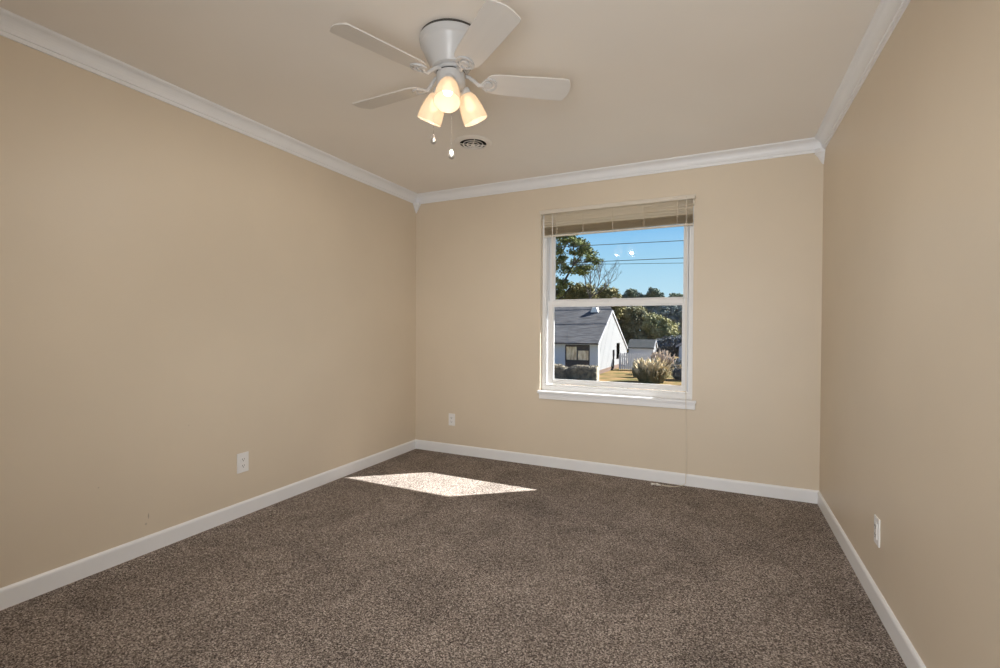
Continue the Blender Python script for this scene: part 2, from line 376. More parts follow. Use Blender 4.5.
SX0, SX1 = WX0+0.041, WX1-0.041
# lower sash (room side)
ls = framebox(MB(), SX0, SX1, 0.694, 1.405, 0.046, 0.033, 0.036, 0.044, YF+0.028, YF+0.058, 0.004)
ls.box(SX0+0.45, SX0+0.53, YF+0.014, YF+0.030, 1.385, 1.400, 0.003); 
lo = obj('lower_sash', ls, m_vinyl, win, at=WL)
bd = framebox(MB(), SX0+0.046, SX1-0.033, 0.728, 1.361, 0.008, 0.008, 0.008, 0.008, YF+0.034, YF+0.044, 0.002)
obj('glazing_bead', bd, m_vinyl, lo, at=WL)
obj('pane', MB().box(SX0+0.045, SX1-0.035, YF+0.043, YF+0.047, 0.730, 1.359), m_glass, lo, at=WL)
obj('sash_lock', MB().box(-0.83, -0.77, YF+0.034, YF+0.056, 1.405, 1.413, 0.002).box(-0.81, -0.775, YF+0.030, YF+0.042, 1.413, 1.421, 0.002), m_vinyl, lo, at=WL)
# upper sash (outer track)
us = framebox(MB(), SX0+0.002, SX1-0.002, 1.372, WZ1-0.03, 0.039, 0.029, 0.040, 0.04, YF+0.070, YF+0.100, 0.004)
uo = obj('upper_sash', us, m_vinyl, win, at=WL)
bd = framebox(MB(), SX0+0.041, SX1-0.031, 1.412, WZ1-0.07, 0.007, 0.007, 0.007, 0.007, YF+0.076, YF+0.086, 0.002)
obj('glazing_bead', bd, m_vinyl, uo, at=WL)
obj('pane', MB().box(SX0+0.043, SX1-0.033, YF+0.085, YF+0.089, 1.414, WZ1-0.072), m_glass, uo, at=WL)
obj('stool', MB().box(-1.415, -0.166, YB-0.030, YB, 0.620, 0.641, 0.005).box(WX0, WX1, YB-0.002, YF+0.01, 0.620, 0.641, 0.003), m_trim, win, at=WL)
obj('apron', MB().box(-1.402, -0.173, YB-0.017, YB, 0.573, 0.620, 0.004).box(-1.402, -0.173, YB-0.021, YB, 0.607, 0.620, 0.003), m_trim, win, at=WL)

# ------------------------------------------------------------------ blind, raised to the top of the window
BLX0, BLX1 = -1.368, -0.202
bl = thing('window_blind', 'cream horizontal slat blind raised to a bunch at the top of the window', 'blind', ((BLX0+BLX1)/2, YB-0.02, 2.16))
BL = bl.location
vl = MB().box(-1.398, -0.184, YB-0.034, YB+0.014, 2.128, 2.158, 0.006, 3)
vl.box(-1.402, -0.180, YB-0.036, YB-0.028, 2.146, 2.160, 0.002)
vl.box(-1.392, -1.384, YB-0.028, YB+0.012, 2.085, 2.13, 0.002).box(-0.200, -0.192, YB-0.028, YB+0.012, 2.085, 2.13, 0.002)
obj('headrail', vl, m_blind, bl, at=BL)
sl = MB(); random.seed(4)
def slat(z, tilt, sag):
    b = bmesh.new(); nx, ny = 10, 5; V = []
    for i in range(nx+1):
        for j in range(ny+1):
            u = i/nx; v = j/ny - 0.5
            x = BLX0 + (BLX1-BLX0)*u
            zz = z + 0.004*(1-4*v*v) + v*0.030*math.sin(tilt) + sag*math.sin(u*PI*3+z*80)*0.5
            V.append(b.verts.new((x, YB + 0.004 + v*0.030*math.cos(tilt), zz)))
    fs = []
    for i in range(nx):
        for j in range(ny):
            a = i*(ny+1)+j; fs.append(b.faces.new((V[a], V[a+1], V[a+ny+2], V[a+ny+1])))
    bmesh.ops.solidify(b, geom=fs, thickness=0.0010)
    sl.merge(b)
z = 2.114
for k in range(5):
    slat(z, -0.85 + random.uniform(-0.15, 0.15), 0.003); z -= 0.0215 + random.uniform(-0.002, 0.002)
z += 0.008
for k in range(14):
    slat(z, -0.15 + random.uniform(-0.06, 0.06), 0.0012); z -= 0.0045
zb = z - 0.004
obj('slats', sl, m_blind, bl, smooth=True, at=BL)
obj('bottom_rail', MB().box(BLX0, BLX1, YB-0.012, YB+0.018, zb-0.011, zb, 0.003), m_blind, bl, at=BL)
for x in (-1.25, -1.03, -0.79, -0.55, -0.31):
    t_ = MB().tube([(x, YB-0.013, 2.126), (x, YB-0.014, 2.06), (x, YB-0.014, zb-0.012), (x, YB+0.003, zb-0.013)], 0.0016, 6)
    for k in range(5):
        t_.tube([(x-0.004, YB-0.014, zb+0.004+k*0.012), (x, YB-0.021, zb+0.001+k*0.012), (x+0.004, YB-0.014, zb+0.005+k*0.012)], 0.0013, 5)
    obj('ladder_cord', t_, m_cord, bl, at=BL)
wd = obj('tilt_wand', MB().tube([(-1.285, YB-0.022, 2.105), (-1.285, YB-0.026, 2.09), (-1.283, YB-0.026, 1.50)], 0.0032, 6).tube([(-1.285, YB-0.030, 2.128), (-1.285, YB-0.022, 2.104)], 0.0018, 6), m_tassel, bl, at=BL)
cd = MB().tube([(-0.247, YB-0.036, 2.15), (-0.245, YB-0.037, 1.9), (-0.240, YB-0.037, 1.2), (-0.236, YB-0.037, 0.66), (-0.236, YB-0.033, 0.60), (-0.237, YB-0.010, 0.52),
      (-0.234, YB-0.0035, 0.42), (-0.228, YB-0.003, 0.30), (-0.231, YB-0.005, 0.16), (-0.232, YB-0.015, 0.092), (-0.234, YB-0.016, 0.02),
      (-0.250, YB-0.040, 0.010), (-0.300, YB-0.092, 0.008), (-0.350, YB-0.108, 0.008), (-0.392, YB-0.112, 0.010)], 0.0022, 6)
cd.tube([(-0.300, YB-0.092, 0.008), (-0.34, YB-0.090, 0.008), (-0.40, YB-0.092, 0.008), (-0.432, YB-0.100, 0.010)], 0.0016, 6)
co = obj('pull_cord', cd, m_cord, bl, at=BL)
for (x, y, a) in ((-0.398, YB-0.114, 2.9), (-0.436, YB-0.103, 3.6)):
    mt = Matrix.Translation((x, y, 0.011)) @ Matrix.Rotation(a, 4, 'Z') @ Matrix.Rotation(PI/2, 4, 'Y')
    obj('tassel', MB().lathe([(0, 0), (0.003, 0.001), (0.0045, 0.008), (0.0085, 0.024), (0.0095, 0.030), (0.0085, 0.034), (0, 0.034)], 14, mt), m_tassel, co, True, at=BL)

# ------------------------------------------------------------------ electrical outlets
def outlet(name, label, loc, rz, w_=0.072, h_=0.117, style='duplex'):
    r = thing(name, label, 'outlet', loc, 'wall outlets', rz)           # local: -y out of the wall
    obj('cover_plate', MB().box(-w_/2, w_/2, -0.0065, 0, -h_/2, h_/2, 0.003, 2), m_plate, r)
    if style == 'duplex':
        for s in (1, -1):
            f = obj('receptacle', MB().lathe([(0, -0.0025), (0.0165, -0.0025), (0.0172, -0.0015), (0.0172, 0.004)], 24, Matrix.Translation((0, -0.0065, s*0.0195)) @ Matrix.Rotation(PI/2, 4, 'X') @ Matrix.Diagonal((1, 0.86, -1, 1))), m_plate, r, True)
            sb = MB()
            sb.box(-0.0075, -0.0052, -0.0100, -0.0085, s*0.0195-0.002, s*0.0195+0.007).box(0.0052, 0.0075, -0.0100, -0.0085, s*0.0195-0.001, s*0.0195+0.006)
            sb.lathe([(0, 0), (0.0028, 0), (0.0028, 0.001)], 10, Matrix.Translation((0, -0.0100, s*0.0195-0.0075)) @ Matrix.Rotation(-PI/2, 4, 'X'))
            obj('slots', sb, m_slot, f)
        obj('screw', MB().lathe([(0, 0.0015), (0.0025, 0.001), (0.003, 0)], 10, Matrix.Translation((0, -0.0065, 0)) @ Matrix.Rotation(PI/2, 4, 'X')), m_plate, r)
    else:
        ins = obj('receptacle', MB().box(-0.0165, 0.0165, -0.0095, -0.002, -0.033, 0.033, 0.002), m_plate, r)
        sb = MB()
        for s in (1, -1):
            sb.box(-0.0075, -0.0052, -0.0102, -0.0088, s*0.018-0.002, s*0.018+0.007).box(0.0052, 0.0075, -0.0102, -0.0088, s*0.018-0.001, s*0.018+0.006)
            sb.lathe([(0, 0), (0.0028, 0), (0.0028, 0.001)], 10, Matrix.Translation((0, -0.0102, s*0.018-0.0075)) @ Matrix.Rotation(-PI/2, 4, 'X'))
        obj('slots', sb, m_slot, ins)
        for s in (1, -1):
            obj('screw', MB().lathe([(0, 0.0015), (0.0025, 0.001), (0.003, 0)], 10, Matrix.Translation((0, -0.0065, s*0.048)) @ Matrix.Rotation(PI/2, 4, 'X')), m_plate, r)
    return r
outlet('wall_outlet', 'white duplex outlet low on the left wall', (XL, 1.943, 0.330), PI/2, 0.078, 0.122)
outlet('wall_outlet', 'small white outlet low on the far wall, left of the window', (-2.268, YB, 0.316), 0, 0.068, 0.112, 'decora')
outlet('wall_outlet', 'white outlet with a rectangular face on the right wall', (XR, 2.462, 0.323), -PI/2, 0.070, 0.118, 'decora')

# ------------------------------------------------------------------ ceiling vent
vx, vy = -1.556, 2.847
vt = thing('ceiling_vent', 'round white ceiling air vent with dark concentric slots beyond the fan', 'vent', (vx, vy, H))
obj('flange', MB().lathe([(0.092, 0.0), (0.092, -0.010), (0.100, -0.014), (0.118, -0.010), (0.131, -0.003), (0.132, 0.0)], 48), m_ceil, vt, True)
obj('duct_shade_disc', MB().lathe([(0, -0.001), (0.0925, -0.001), (0.0925, -0.004), (0, -0.004)], 40), m_duct, vt)  # flat black disc painted as the unlit inside of the duct
for r0 in (0.068, 0.042):
    obj('cone_ring', MB().lathe([(r0-0.004, -0.008), (r0, -0.015), (r0+0.0045, -0.0145), (r0-0.001, -0.007)], 40, close=True), m_ceil, vt, True)
obj('centre_disc', MB().lathe([(0, -0.006), (0.012, -0.008), (0.016, -0.018), (0.012, -0.022), (0, -0.023)], 24), m_ceil, vt, True)
sp = MB()
for k in range(2):
    a = 0.6 + k*PI/2; c, s_ = math.cos(a), math.sin(a)
    sp.tube([(-0.092*c, -0.092*s_, -0.012), (0.092*c, 0.092*s_, -0.012)], 0.003, 6)
obj('spokes', sp, m_ceil, vt)

# ------------------------------------------------------------------ ceiling fan
FX, FY = -1.086, 1.782
fan = thing('ceiling_fan', 'white hugger ceiling fan with flat blades and three lit frosted glass shades', 'ceiling fan', (FX, FY, H))
hs = [(0, -0.013), (0.137, -0.013), (0.138, -0.022), (0.135, -0.028), (0.134, -0.040), (0.130, -0.044), (0.127, -0.048), (0.118, -0.072), (0.106, -0.098),
      (0.094, -0.118), (0.086, -0.130), (0.082, -0.137), (0.076, -0.139), (0, -0.139)]
obj('motor_housing', MB().lathe(hs, 56), m_fan, fan, True)
obj('gap_disc', MB().lathe([(0, 0), (0.132, 0), (0.134, -0.014), (0, -0.014)], 56), m_fan_gap, fan, True)  # dark disc put in for the shaded gap under the ceiling
obj('flywheel', MB().lathe([(0, -0.139), (0.062, -0.139), (0.066, -0.143), (0.066, -0.152), (0.060, -0.156), (0, -0.156)], 40), m_fan, fan, True)
lk = obj('light_kit_body', MB().lathe([(0, -0.159), (0.060, -0.159), (0.0635, -0.161), (0.0635, -0.168), (0.0635, -0.205), (0.060, -0.216), (0.050, -0.228), (0.030, -0.238), (0.012, -0.244), (0, -0.245)], 40), m_fan, fan, True)
obj('seam_ring', MB().lathe([(0, -0.1555), (0.0625, -0.1555), (0.0645, -0.1575), (0.0625, -0.1595), (0, -0.1595)], 40), m_fan_gap, lk)
obj('finial', MB().lathe([(0, -0.243), (0.009, -0.244), (0.010, -0.250), (0.006, -0.258), (0, -0.260)], 16), m_fan, lk, True)

ZB = -0.187          # blade plane below the ceiling
def blade_outline():
    L0, L1 = 0.155, 0.530; pts = []
    def hw(t): return 0.058 + 0.0095*min(1, t*1.2)
    N = 10
    r_ = 0.030
    xs = [L0 + (L1-L0)*i/N for i in range(N+1)]
    # tip: slightly bowed with rounded corners; root: round shouldered
    up_ = []
    for i in range(5):
        a = PI - (i/4)*PI/2
        up_.append((L0+0.045 + 0.045*math.cos(a), hw(0)*0.45 + hw(0)*0.55*math.sin(a)))
    for i in range(2, 9):
        t = i/N; up_.append((L0 + (L1-L0)*t, hw(t)))
    h = hw(1)
    for i in range(6):
        a = PI/2 - (i/5)*PI/2*0.86
        up_.append((L1-0.018 + 0.012*math.cos(a), h-0.014 + 0.014*math.sin(a)))
    up_.append((L1+0.001, h*0.55)); up_.append((L1+0.006, h*0.28)); up_.append((L1+0.008, 0.0))
    return up_ + [(x, -y) for x, y in up_[-2::-1]]
bo = blade_outline()
mb = MB().prism(bo, 'z', -0.003, 0.003)
b0 = obj('blade', mb, m_blade, None, bevel=0.0015)
# decorative blade bracket: curved arm, palm plate, outer crescent joined at its tips
mb = MB()
mb.tube([(0.052, 0, 0.030), (0.080, 0, 0.026), (0.102, 0, 0.008), (0.124, 0, -0.012), (0.146, 0, -0.010)], 0.0075, 8, 0.0085)
mb.lathe([(0, -0.004), (0.019, -0.004), (0.0215, -0.001), (0.0215, 0.004), (0, 0.004)], 24, Matrix.Translation((0.160, 0, -0.007)) @ Matrix.Diagonal((1.15, 1.0, 1, 1)))
b = bmesh.new(); rows = []
for i in range(15):
    a = -PI*0.56 + i/14*PI*1.12; wd_ = 0.0045
    p_ = (0.164 + 0.036*math.cos(a), 0.035*math.sin(a), -0.007)
    rows.append([b.verts.new((p_[0] + q*math.cos(a), p_[1] + q*math.sin(a), p_[2] + zz)) for q, zz in ((-wd_, 0.004), (wd_, 0.004), (wd_, -0.004), (-wd_, -0.004))])
for A, B in zip(rows, rows[1:]):
    for k in range(4): b.faces.new((A[k], A[(k+1) % 4], B[(k+1) % 4], B[k]))
b.faces.new(rows[0]); b.faces.new(rows[-1][::-1]); bmesh.ops.recalc_face_normals(b, faces=b.faces[:]); mb.merge(b)
for s in (1, -1):
    mb.tube([(0.136, s*0.008, -0.009), (0.146, s*0.024, -0.007), (0.158, s*0.035, -0.007)], 0.0045, 8)
br0 = obj('blade_bracket', mb, m_fan, None, True)
scr0 = [obj('screw', MB().lathe([(0, -0.0035), (0.003, -0.003), (0.004, 0), (0.004, 0.002)], 10, Matrix.Translation((q0, q1, -0.0115))), m_fan, br0) for q0, q1 in ((0.152, 0.011), (0.152, -0.011), (0.174, 0.0))]
BLADE_A = [-110.2, -38.2, 33.8, 177.8]
PITCHB = math.radians(-13)
for i, a in enumerate(BLADE_A):
    if i == 0: bb, rr, ss = b0, br0, scr0
    else:
        bb = b0.copy(); C.objects.link(bb); rr = br0.copy(); C.objects.link(rr); ss = [q.copy() for q in scr0]
    for o in (bb, rr): o.parent = fan
    for q in ss:
        if i: C.objects.link(q)
        q.parent = rr
    mt = Matrix.Translation((0, 0, ZB)) @ Matrix.Rotation(math.radians(a), 4, 'Z') @ Matrix.Rotation(PITCHB, 4, 'X')
    bb.matrix_local = mt; rr.matrix_local = mt

# lamps: holder, frosted shade, bulb and the light the bulb gives
shade_prof_o = [(0.0235, -0.004), (0.032, -0.010), (0.0395, -0.024), (0.0465, -0.046), (0.0515, -0.070), (0.0545, -0.095), (0.0555, -0.117), (0.0555, -0.124)]
shade_prof = shade_prof_o + [(0.0535, -0.124)] + [(r-0.003, z) for r, z in shade_prof_o[::-1][1:]]
hold0 = obj('lamp_holder', MB().tube([(0.040, 0, -0.196), (0.056, 0, -0.199), (0.066, 0, -0.216)], 0.010, 10), m_fan, None, True)
TILT = math.radians(26)
lm = Matrix.Translation((0.064, 0, -0.215)) @ Matrix.Rotation(-TILT, 4, 'Y')
hold0b = obj('lamp_socket', MB().lathe([(0, 0.012), (0.019, 0.010), (0.0255, 0.004), (0.0265, -0.014), (0.022, -0.020), (0, -0.020)], 24, lm), m_fan, hold0, True)
lm2 = lm @ Matrix.Translation((0, 0, -0.012))
sh0 = obj('lamp_shade', MB().lathe(shade_prof, 36, lm2, close=True), m_shade, hold0, True)
bu0 = obj('bulb', MB().lathe([(0, -0.012), (0.010, -0.014), (0.012, -0.026), (0.020, -0.044), (0.022, -0.056), (0.018, -0.069), (0.009, -0.077), (0, -0.079)], 20, lm2), m_bulb, hold0, True)
LDIR = [-66, 54, 174]
for i, a in enumerate(LDIR):
    if i == 0: h_, k_, s_, u_ = hold0, hold0b, sh0, bu0
    else:
        h_, k_, s_, u_ = [q.copy() for q in (hold0, hold0b, sh0, bu0)]
        for q in (h_, k_, s_, u_): C.objects.link(q)
    h_.parent = fan; h_.rotation_euler = (0, 0, math.radians(a))
    for q in (k_, s_, u_): q.parent = h_
    ld = bpy.data.lights.new('bulb_light', 'POINT'); ld.energy = LAMP_W; ld.color = (1.0, 0.80, 0.58); ld.shadow_soft_size = 0.03
    lo_ = bpy.data.objects.new('bulb_light', ld); C.objects.link(lo_)
    lo_.location = Vector((FX, FY, H)) + Matrix.Rotation(math.radians(a), 3, 'Z') @ (lm2 @ Vector((0, 0, -0.112)))
    sd = bpy.data.lights.new('shade_mouth_light', 'SPOT'); sd.energy = LAMP_DOWN_W; sd.color = (1.0, 0.95, 0.89); sd.shadow_soft_size = 0.015
    sd.spot_size = math.radians(172); sd.spot_blend = 0.5                   # what leaves the open mouth of the shade
    so = bpy.data.objects.new('shade_mouth_light', sd); C.objects.link(so)
    R3 = Matrix.Rotation(math.radians(a), 4, 'Z') @ lm2
    so.location = Vector((FX, FY, H)) + R3 @ Vector((0, 0, -0.128)); so.rotation_euler = R3.to_euler()

def chain(ax, ay, ztop, zball):
    mb = MB().tube([(ax, ay, ztop), (ax, ay, zball+0.012)], 0.0006, 5)
    nb = int((ztop - zball - 0.012)/0.012)
    for k in range(nb): mb.sphere((ax, ay, ztop - 0.006 - k*0.012), 0.0011, u=6, v=4)
    c = obj('pull_chain', mb, m_chrome, fan)
    k = obj('pull_knob', MB().lathe([(0, 0.020), (0.004, 0.018), (0.007, 0.010), (0.0115, 0.000), (0.0135, -0.010), (0.0125, -0.016), (0.007, -0.021), (0, -0.023)], 20, Matrix.Translation((ax, ay, zball))), m_knob, c, True)
chain(-0.075, -0.022, -0.206, 2.003-H)
chain(-0.004, 0.014, -0.244, 1.938-H)

# ------------------------------------------------------------------ outdoors
G = -2.8
lawn = MB(); bmesh.ops.create_grid(lawn.bm, x_segments=60, y_segments=60, size=1.0)
for v in lawn.bm.verts:
    v.co = Vector((v.co.x*110 - 10, v.co.y*90 + 97, 0)); v.co.z = G + 0.03*noise.noise(v.co*0.15)
struct('ground', lawn, m_lawn, 'dry tan lawn outside the window', 'lawn')

def leaves(mb, c, rad, n, size, rng, shell=0.55):
    c = Vector(c); bm = mb.bm
    for _ in range(n):
        d = Vector((rng.gauss(0, 1), rng.gauss(0, 1), rng.gauss(0, 1))).normalized()
        r = shell + (1-shell)*rng.random()
        p = c + Vector((d.x*rad[0], d.y*rad[1], d.z*rad[2]))*r
        u = (Vector((rng.gauss(0, 1), rng.gauss(0, 1), rng.gauss(0, 1))).normalized() + d*0.9).normalized()
        v = u.orthogonal().normalized(); s = size*rng.uniform(0.6, 1.3)
        a = rng.uniform(0, PI); q = u.cross(v); v, q = v*math.cos(a) + q*math.sin(a), q*math.cos(a) - v*math.sin(a)
        bm.faces.new([bm.verts.new(p - v*s), bm.verts.new(p + q*s*0.5), bm.verts.new(p + v*s), bm.verts.new(p - q*s*0.5)])
def clumps(mb, c, rad, n, cr, per, size, rng):
    """A crown made of small leaf clumps sitting on and inside an ellipsoid."""
    c = Vector(c)
    for _ in range(n):
        d = Vector((rng.gauss(0, 1), rng.gauss(0, 1), rng.gauss(0, 1))).normalized()*(rng.uniform(.35, 1) ** .5)
        k = cr*rng.uniform(.6, 1.35)
        leaves(mb, c + Vector((d.x*rad[0], d.y*rad[1], d.z*rad[2])), (k*1.15, k*1.15, k*.8), per, size, rng, .45)
def branchy(mb, p, d, length, r, depth, rng, spread=0.55, up=0.12, kids=(2, 3)):
    p = Vector(p); d = Vector(d).normalized(); pts = [p]
    for k in range(3):
        d = (d + Vector((rng.uniform(-.16, .16), rng.uniform(-.16, .16), rng.uniform(-.06, .16)))).normalized()
        pts.append(pts[-1] + d*length/3)
    mb.tube(pts, r, 6, r*0.6)
    tips = []
    if depth == 0: return [pts[-1]]
    for k in range(rng.randint(*kids)):
        dd = (d + Vector((rng.uniform(-1, 1), rng.uniform(-1, 1), rng.uniform(-0.5, 0.8)))*spread + Vector((0, 0, up))).normalized()
        tips += branchy(mb, pts[-1] if k else pts[-1], dd, length*rng.uniform(.62, .85), r*0.6, depth-1, rng, spread, up, kids)
        if k == 0 and depth > 1:
            tips += branchy(mb, pts[2], (dd + Vector((rng.uniform(-1, 1), rng.uniform(-1, 1), 0.2))).normalized(), length*.5, r*0.45, depth-2, rng, spread, up, kids)
    return tips
def tree(name, label, base, blobs, m, n, size, seed, trunk_r=0.25, group='trees outside the window', cl=.52):
    rng = random.Random(seed); r = thing(name, label, 'tree', base, group)
    mb = MB()
    for c, rad in blobs: clumps(mb, c, [max(.3, q - .35) for q in rad], int(n*rad[0]*rad[2]/14), cl*max(1, size/.19), 62, size, rng)
    obj('crown', mb, m, r, at=base)
    tb = MB()
    top = Vector(blobs[0][0])
    tb.tube([base, Vector(base).lerp(top, 0.5) + Vector((0.2, 0, 0)), top], trunk_r, 8, trunk_r*0.5)
    for c, rad in blobs[1:]:
        st = Vector(base).lerp(top, 0.6) + Vector((0.1, 0, 0)); tb.tube([st, st.lerp(Vector(c), 0.6) + Vector((0, 0, -0.3)), c], trunk_r*0.45, 6, trunk_r*0.2)
    obj('trunk', tb, m_bark, r, True, at=base)
    return r

# the large pine behind the house roof
rng = random.Random(11)
pb = (-20.3, 60.0, G)
pine = thing('tall_pine_tree', 'tall dark green pine with open crown rising above the grey house roof', 'tree', pb, 'trees outside the window')
tr = MB()
tips = []
tr.tube([pb, (-20.6, 60, 2), (-20.4, 60, 6.5), (-20.9, 60, 12), (-20.5, 60, 17)], 0.42, 8, 0.14)
for st, en, r_ in (((-20.5, 60, 5.2), (-17.6, 59.5, 9.4), .22), ((-17.6, 59.5, 9.4), (-15.7, 59.5, 12.2), .13), ((-17.6, 59.5, 9.4), (-17.8, 60, 12.8), .10), ((-20.5, 60, 4.4), (-18.0, 60.3, 6.9), .15),
                   ((-20.6, 60, 9.5), (-18.5, 60, 12.6), .14), ((-20.8, 60, 11), (-18.5, 60.4, 14.6), .12), ((-20.6, 60, 8.5), (-23.4, 60, 11), .15), ((-20.8, 60, 12), (-24, 60, 14.5), .12)):
    a, c = Vector(st), Vector(en); tr.tube([a, a.lerp(c, .5) + Vector((rng.uniform(-.2, .2), 0, -.25)), c], r_, 6, r_*0.5)
obj('trunk', tr, m_bark, pine, True, at=pb)
cr = MB()
edge = ((5.2, -19.2), (7.5, -17.9), (8.4, -16.6), (9.0, -14.8), (10.0, -14.3), (11.0, -14.8), (12.0, -15.6), (13.3, -17.2), (15.0, -18.8), (17.5, -21.5))
def edge_x(z):
    for (z0, x0), (z1, x1) in zip(edge, edge[1:]):
        if z0 <= z <= z1: return x0 + (x1-x0)*(z-z0)/(z1-z0)
    return -22
for k in range(260):
    zz = rng.uniform(5.4, 17.0); ex = edge_x(zz)
    x = ex - 0.45 - (rng.random()**1.3)*(10.0 if zz < 13 else 7.0)*(0.12 if k % 4 == 0 else 1)
    if zz < 8.6 and rng.random() < .45: continue
    rad = rng.uniform(.42, .85)
    leaves(cr, (x, 60 + rng.uniform(-2, 2), zz), (rad*1.25, rad*1.2, rad*0.66), 85, .17, rng, .3)
obj('crown', cr, m_pine, pine, at=pb)

# the bare tree right of it
bb_ = (-16.6, 62.0, G)
bt = thing('bare_tree', 'leafless tree with fine spreading twigs right of the pine', 'tree', bb_, 'trees outside the window')
rng = random.Random(5); tm = MB()
tm.tube([bb_, (-16.4, 62, 1.5), (-16.0, 62, 5.4)], 0.26, 8, 0.18)
br_ = MB()
for d in ((-.55, 0, .9), (.15, .2, 1), (.75, 0, .8), (.95, .1, .35)):
    branchy(br_, (-16.0, 62, 5.4), d, 1.75, 0.09, 5, rng, .62, .10)
obj('trunk', tm, m_twig, bt, True, at=bb_); obj('branches', br_, m_twig, bt, at=bb_)

tree('olive_tree', 'rounded olive brown tree just above the ridge of the grey roof', (-18.8, 66, G), [((-18.8, 66, 4.9), (2.2, 2, 3.1)), ((-21.0, 66, 4.5), (1.8, 2, 2.4)), ((-17.0, 65, 5.2), (1.5, 1.5, 2.4))], m_olive, 340, .17, 21)
tree('olive_tree', 'low olive brown tree between the bare tree and the roof', (-14.9, 67, G), [((-14.9, 67, 4.9), (2.0, 2, 2.8)), ((-13.6, 67, 4.5), (1.3, 2, 2.0))], m_olive, 340, .17, 22)

# live oaks filling the view behind shed and fence
tree('live_oak', 'dark live oak right behind the gable of the white house', (-13.8, 72, G), [((-13.8, 72, 2.0), (2.6, 2.5, 2.9)), ((-15.0, 73, 3.6), (2.0, 2, 2.0)), ((-12.5, 71, -.6), (2.2, 2, 2.0))], m_oak, 330, .19, 31, group='oak trees behind the shed')
tree('live_oak', 'olive live oak standing directly behind the shed', (-10.6, 71, G), [((-10.6, 71, 1.4), (2.4, 2.4, 2.6)), ((-11.8, 71, 3.4), (1.8, 2, 1.6)), ((-9.5, 70, -.6), (2.3, 2, 1.8))], m_oak, 330, .19, 32, group='oak trees behind the shed')
tree('live_oak', 'pale sunlit live oak right of the shed roof', (-7.4, 69, G), [((-7.4, 69, .9), (2.1, 2.2, 2.1)), ((-8.8, 69, 1.9), (1.7, 2, 1.7)), ((-6.2, 69, -.3), (1.4, 2, 1.6))], m_oak2, 360, .18, 33, group='oak trees behind the shed')
tree('live_oak', 'dark live oak at the right edge of the lower pane', (-6.0, 64, G), [((-6.0, 64, -1.0), (2.2, 2, 1.4)), ((-4.4, 64, -.9), (1.4, 1.6, 1.6))], m_shrub, 380, .17, 34, group='oak trees behind the shed')
tree('live_oak', 'grey green oak highest in the gap right of the bare tree', (-10.5, 84, G), [((-10.5, 84, 3.2), (3.8, 2.5, 3.2)), ((-14.8, 84, 4.2), (3.0, 2.5, 2.6)), ((-8.0, 84, 2.6), (2.6, 2.5, 2.9))], m_grey, 260, .22, 35, group='oak trees behind the shed')
tree('live_oak', 'grey green oak farthest right behind the pale oak', (-5.4, 82, G), [((-5.4, 82, 2.4), (3.0, 2.5, 3.0)), ((-3.4, 82, 1.8), (2.2, 2, 2.8))], m_grey, 260, .22, 36, group='oak trees behind the shed')

# distant crowns against the sky
tree('distant_tree', 'leftmost of the three distant crowns against the sky', (-18.9, 110, G), [((-18.9, 110, 9.2), (1.5, 1.6, 1.2)), ((-20.5, 110, 7.9), (1.5, 1.6, 1.1)), ((-17.2, 110, 8.2), (1.5, 1.6, 1.1)), ((-19.0, 110, 6.3), (3.4, 2, 1.3))], m_far, 210, .24, 41, group='distant trees on the skyline')
tree('distant_tree', 'middle rounded crown of the three distant trees', (-14.0, 110, G), [((-14.0, 110, 9.4), (1.3, 1.6, 1.2)), ((-15.2, 110, 8.2), (1.1, 1.6, .9)), ((-12.8, 110, 8.3), (1.2, 1.6, 1.2)), ((-14.0, 110, 6.2), (2.8, 2, 1.6))], m_far, 230, .24, 42, group='distant trees on the skyline')
tree('distant_tree', 'rightmost of the three distant crowns, beside the window frame', (-9.0, 110, G), [((-9.4, 110, 8.2), (1.5, 1.6, 1.0)), ((-7.6, 110, 8.0), (1.6, 1.6, .9)), ((-9.0, 110, 6.0), (2.8, 2, 1.6))], m_far, 230, .24, 43, group='distant trees on the skyline')

# white house
HX, HY0, HY1 = -9.58, 40.2, 53.4
hb = (HX-6, 46, G)
house = thing('white_house', 'white gabled house with grey shingle roof outside the window', 'house', hb)
ev, evR, apY, apZ = -0.06, -0.92, 45.43, 2.84
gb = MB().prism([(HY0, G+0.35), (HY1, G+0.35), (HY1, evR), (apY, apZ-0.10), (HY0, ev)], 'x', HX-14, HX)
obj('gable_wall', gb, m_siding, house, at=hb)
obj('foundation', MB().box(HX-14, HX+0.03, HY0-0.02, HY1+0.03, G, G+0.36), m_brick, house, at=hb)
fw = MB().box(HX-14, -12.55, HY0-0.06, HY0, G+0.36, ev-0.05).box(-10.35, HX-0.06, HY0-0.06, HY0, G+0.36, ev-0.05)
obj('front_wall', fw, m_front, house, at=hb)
for z0, z1 in ((G+0.36, -1.66), (-0.36, ev-0.05)): obj('window_panel', MB().box(-12.55, -10.35, HY0-0.05, HY0, z0, z1), m_dark_trim, house, at=hb)
w1 = obj('window', framebox(MB(), -12.55, -10.35, -1.66, -0.34, .10, .10, .08, .08, HY0-0.10, HY0-0.02, 0.01).box(-11.50, -11.40, HY0-0.10, HY0-0.02, -1.6, -.4, .01), m_dark_trim, house, at=hb)
obj('pane', MB().box(-12.45, -11.50, HY0-0.06, HY0-0.03, -1.58, -0.42).box(-11.40, -10.45, HY0-0.06, HY0-0.03, -1.58, -0.75), m_curtain, w1, at=hb)
obj('pane', MB().box(-11.40, -10.45, HY0-0.06, HY0-0.03, -0.75, -0.42), m_dark_trim, w1, at=hb)
cb_ = MB().box(HX-0.10, HX+0.02, HY0-0.10, HY0+0.10, G+0.36, ev)
cb_.box(HX-14, HX+0.05, HY0-0.42, HY0-0.34, ev-0.16, ev+0.02)                     # fascia
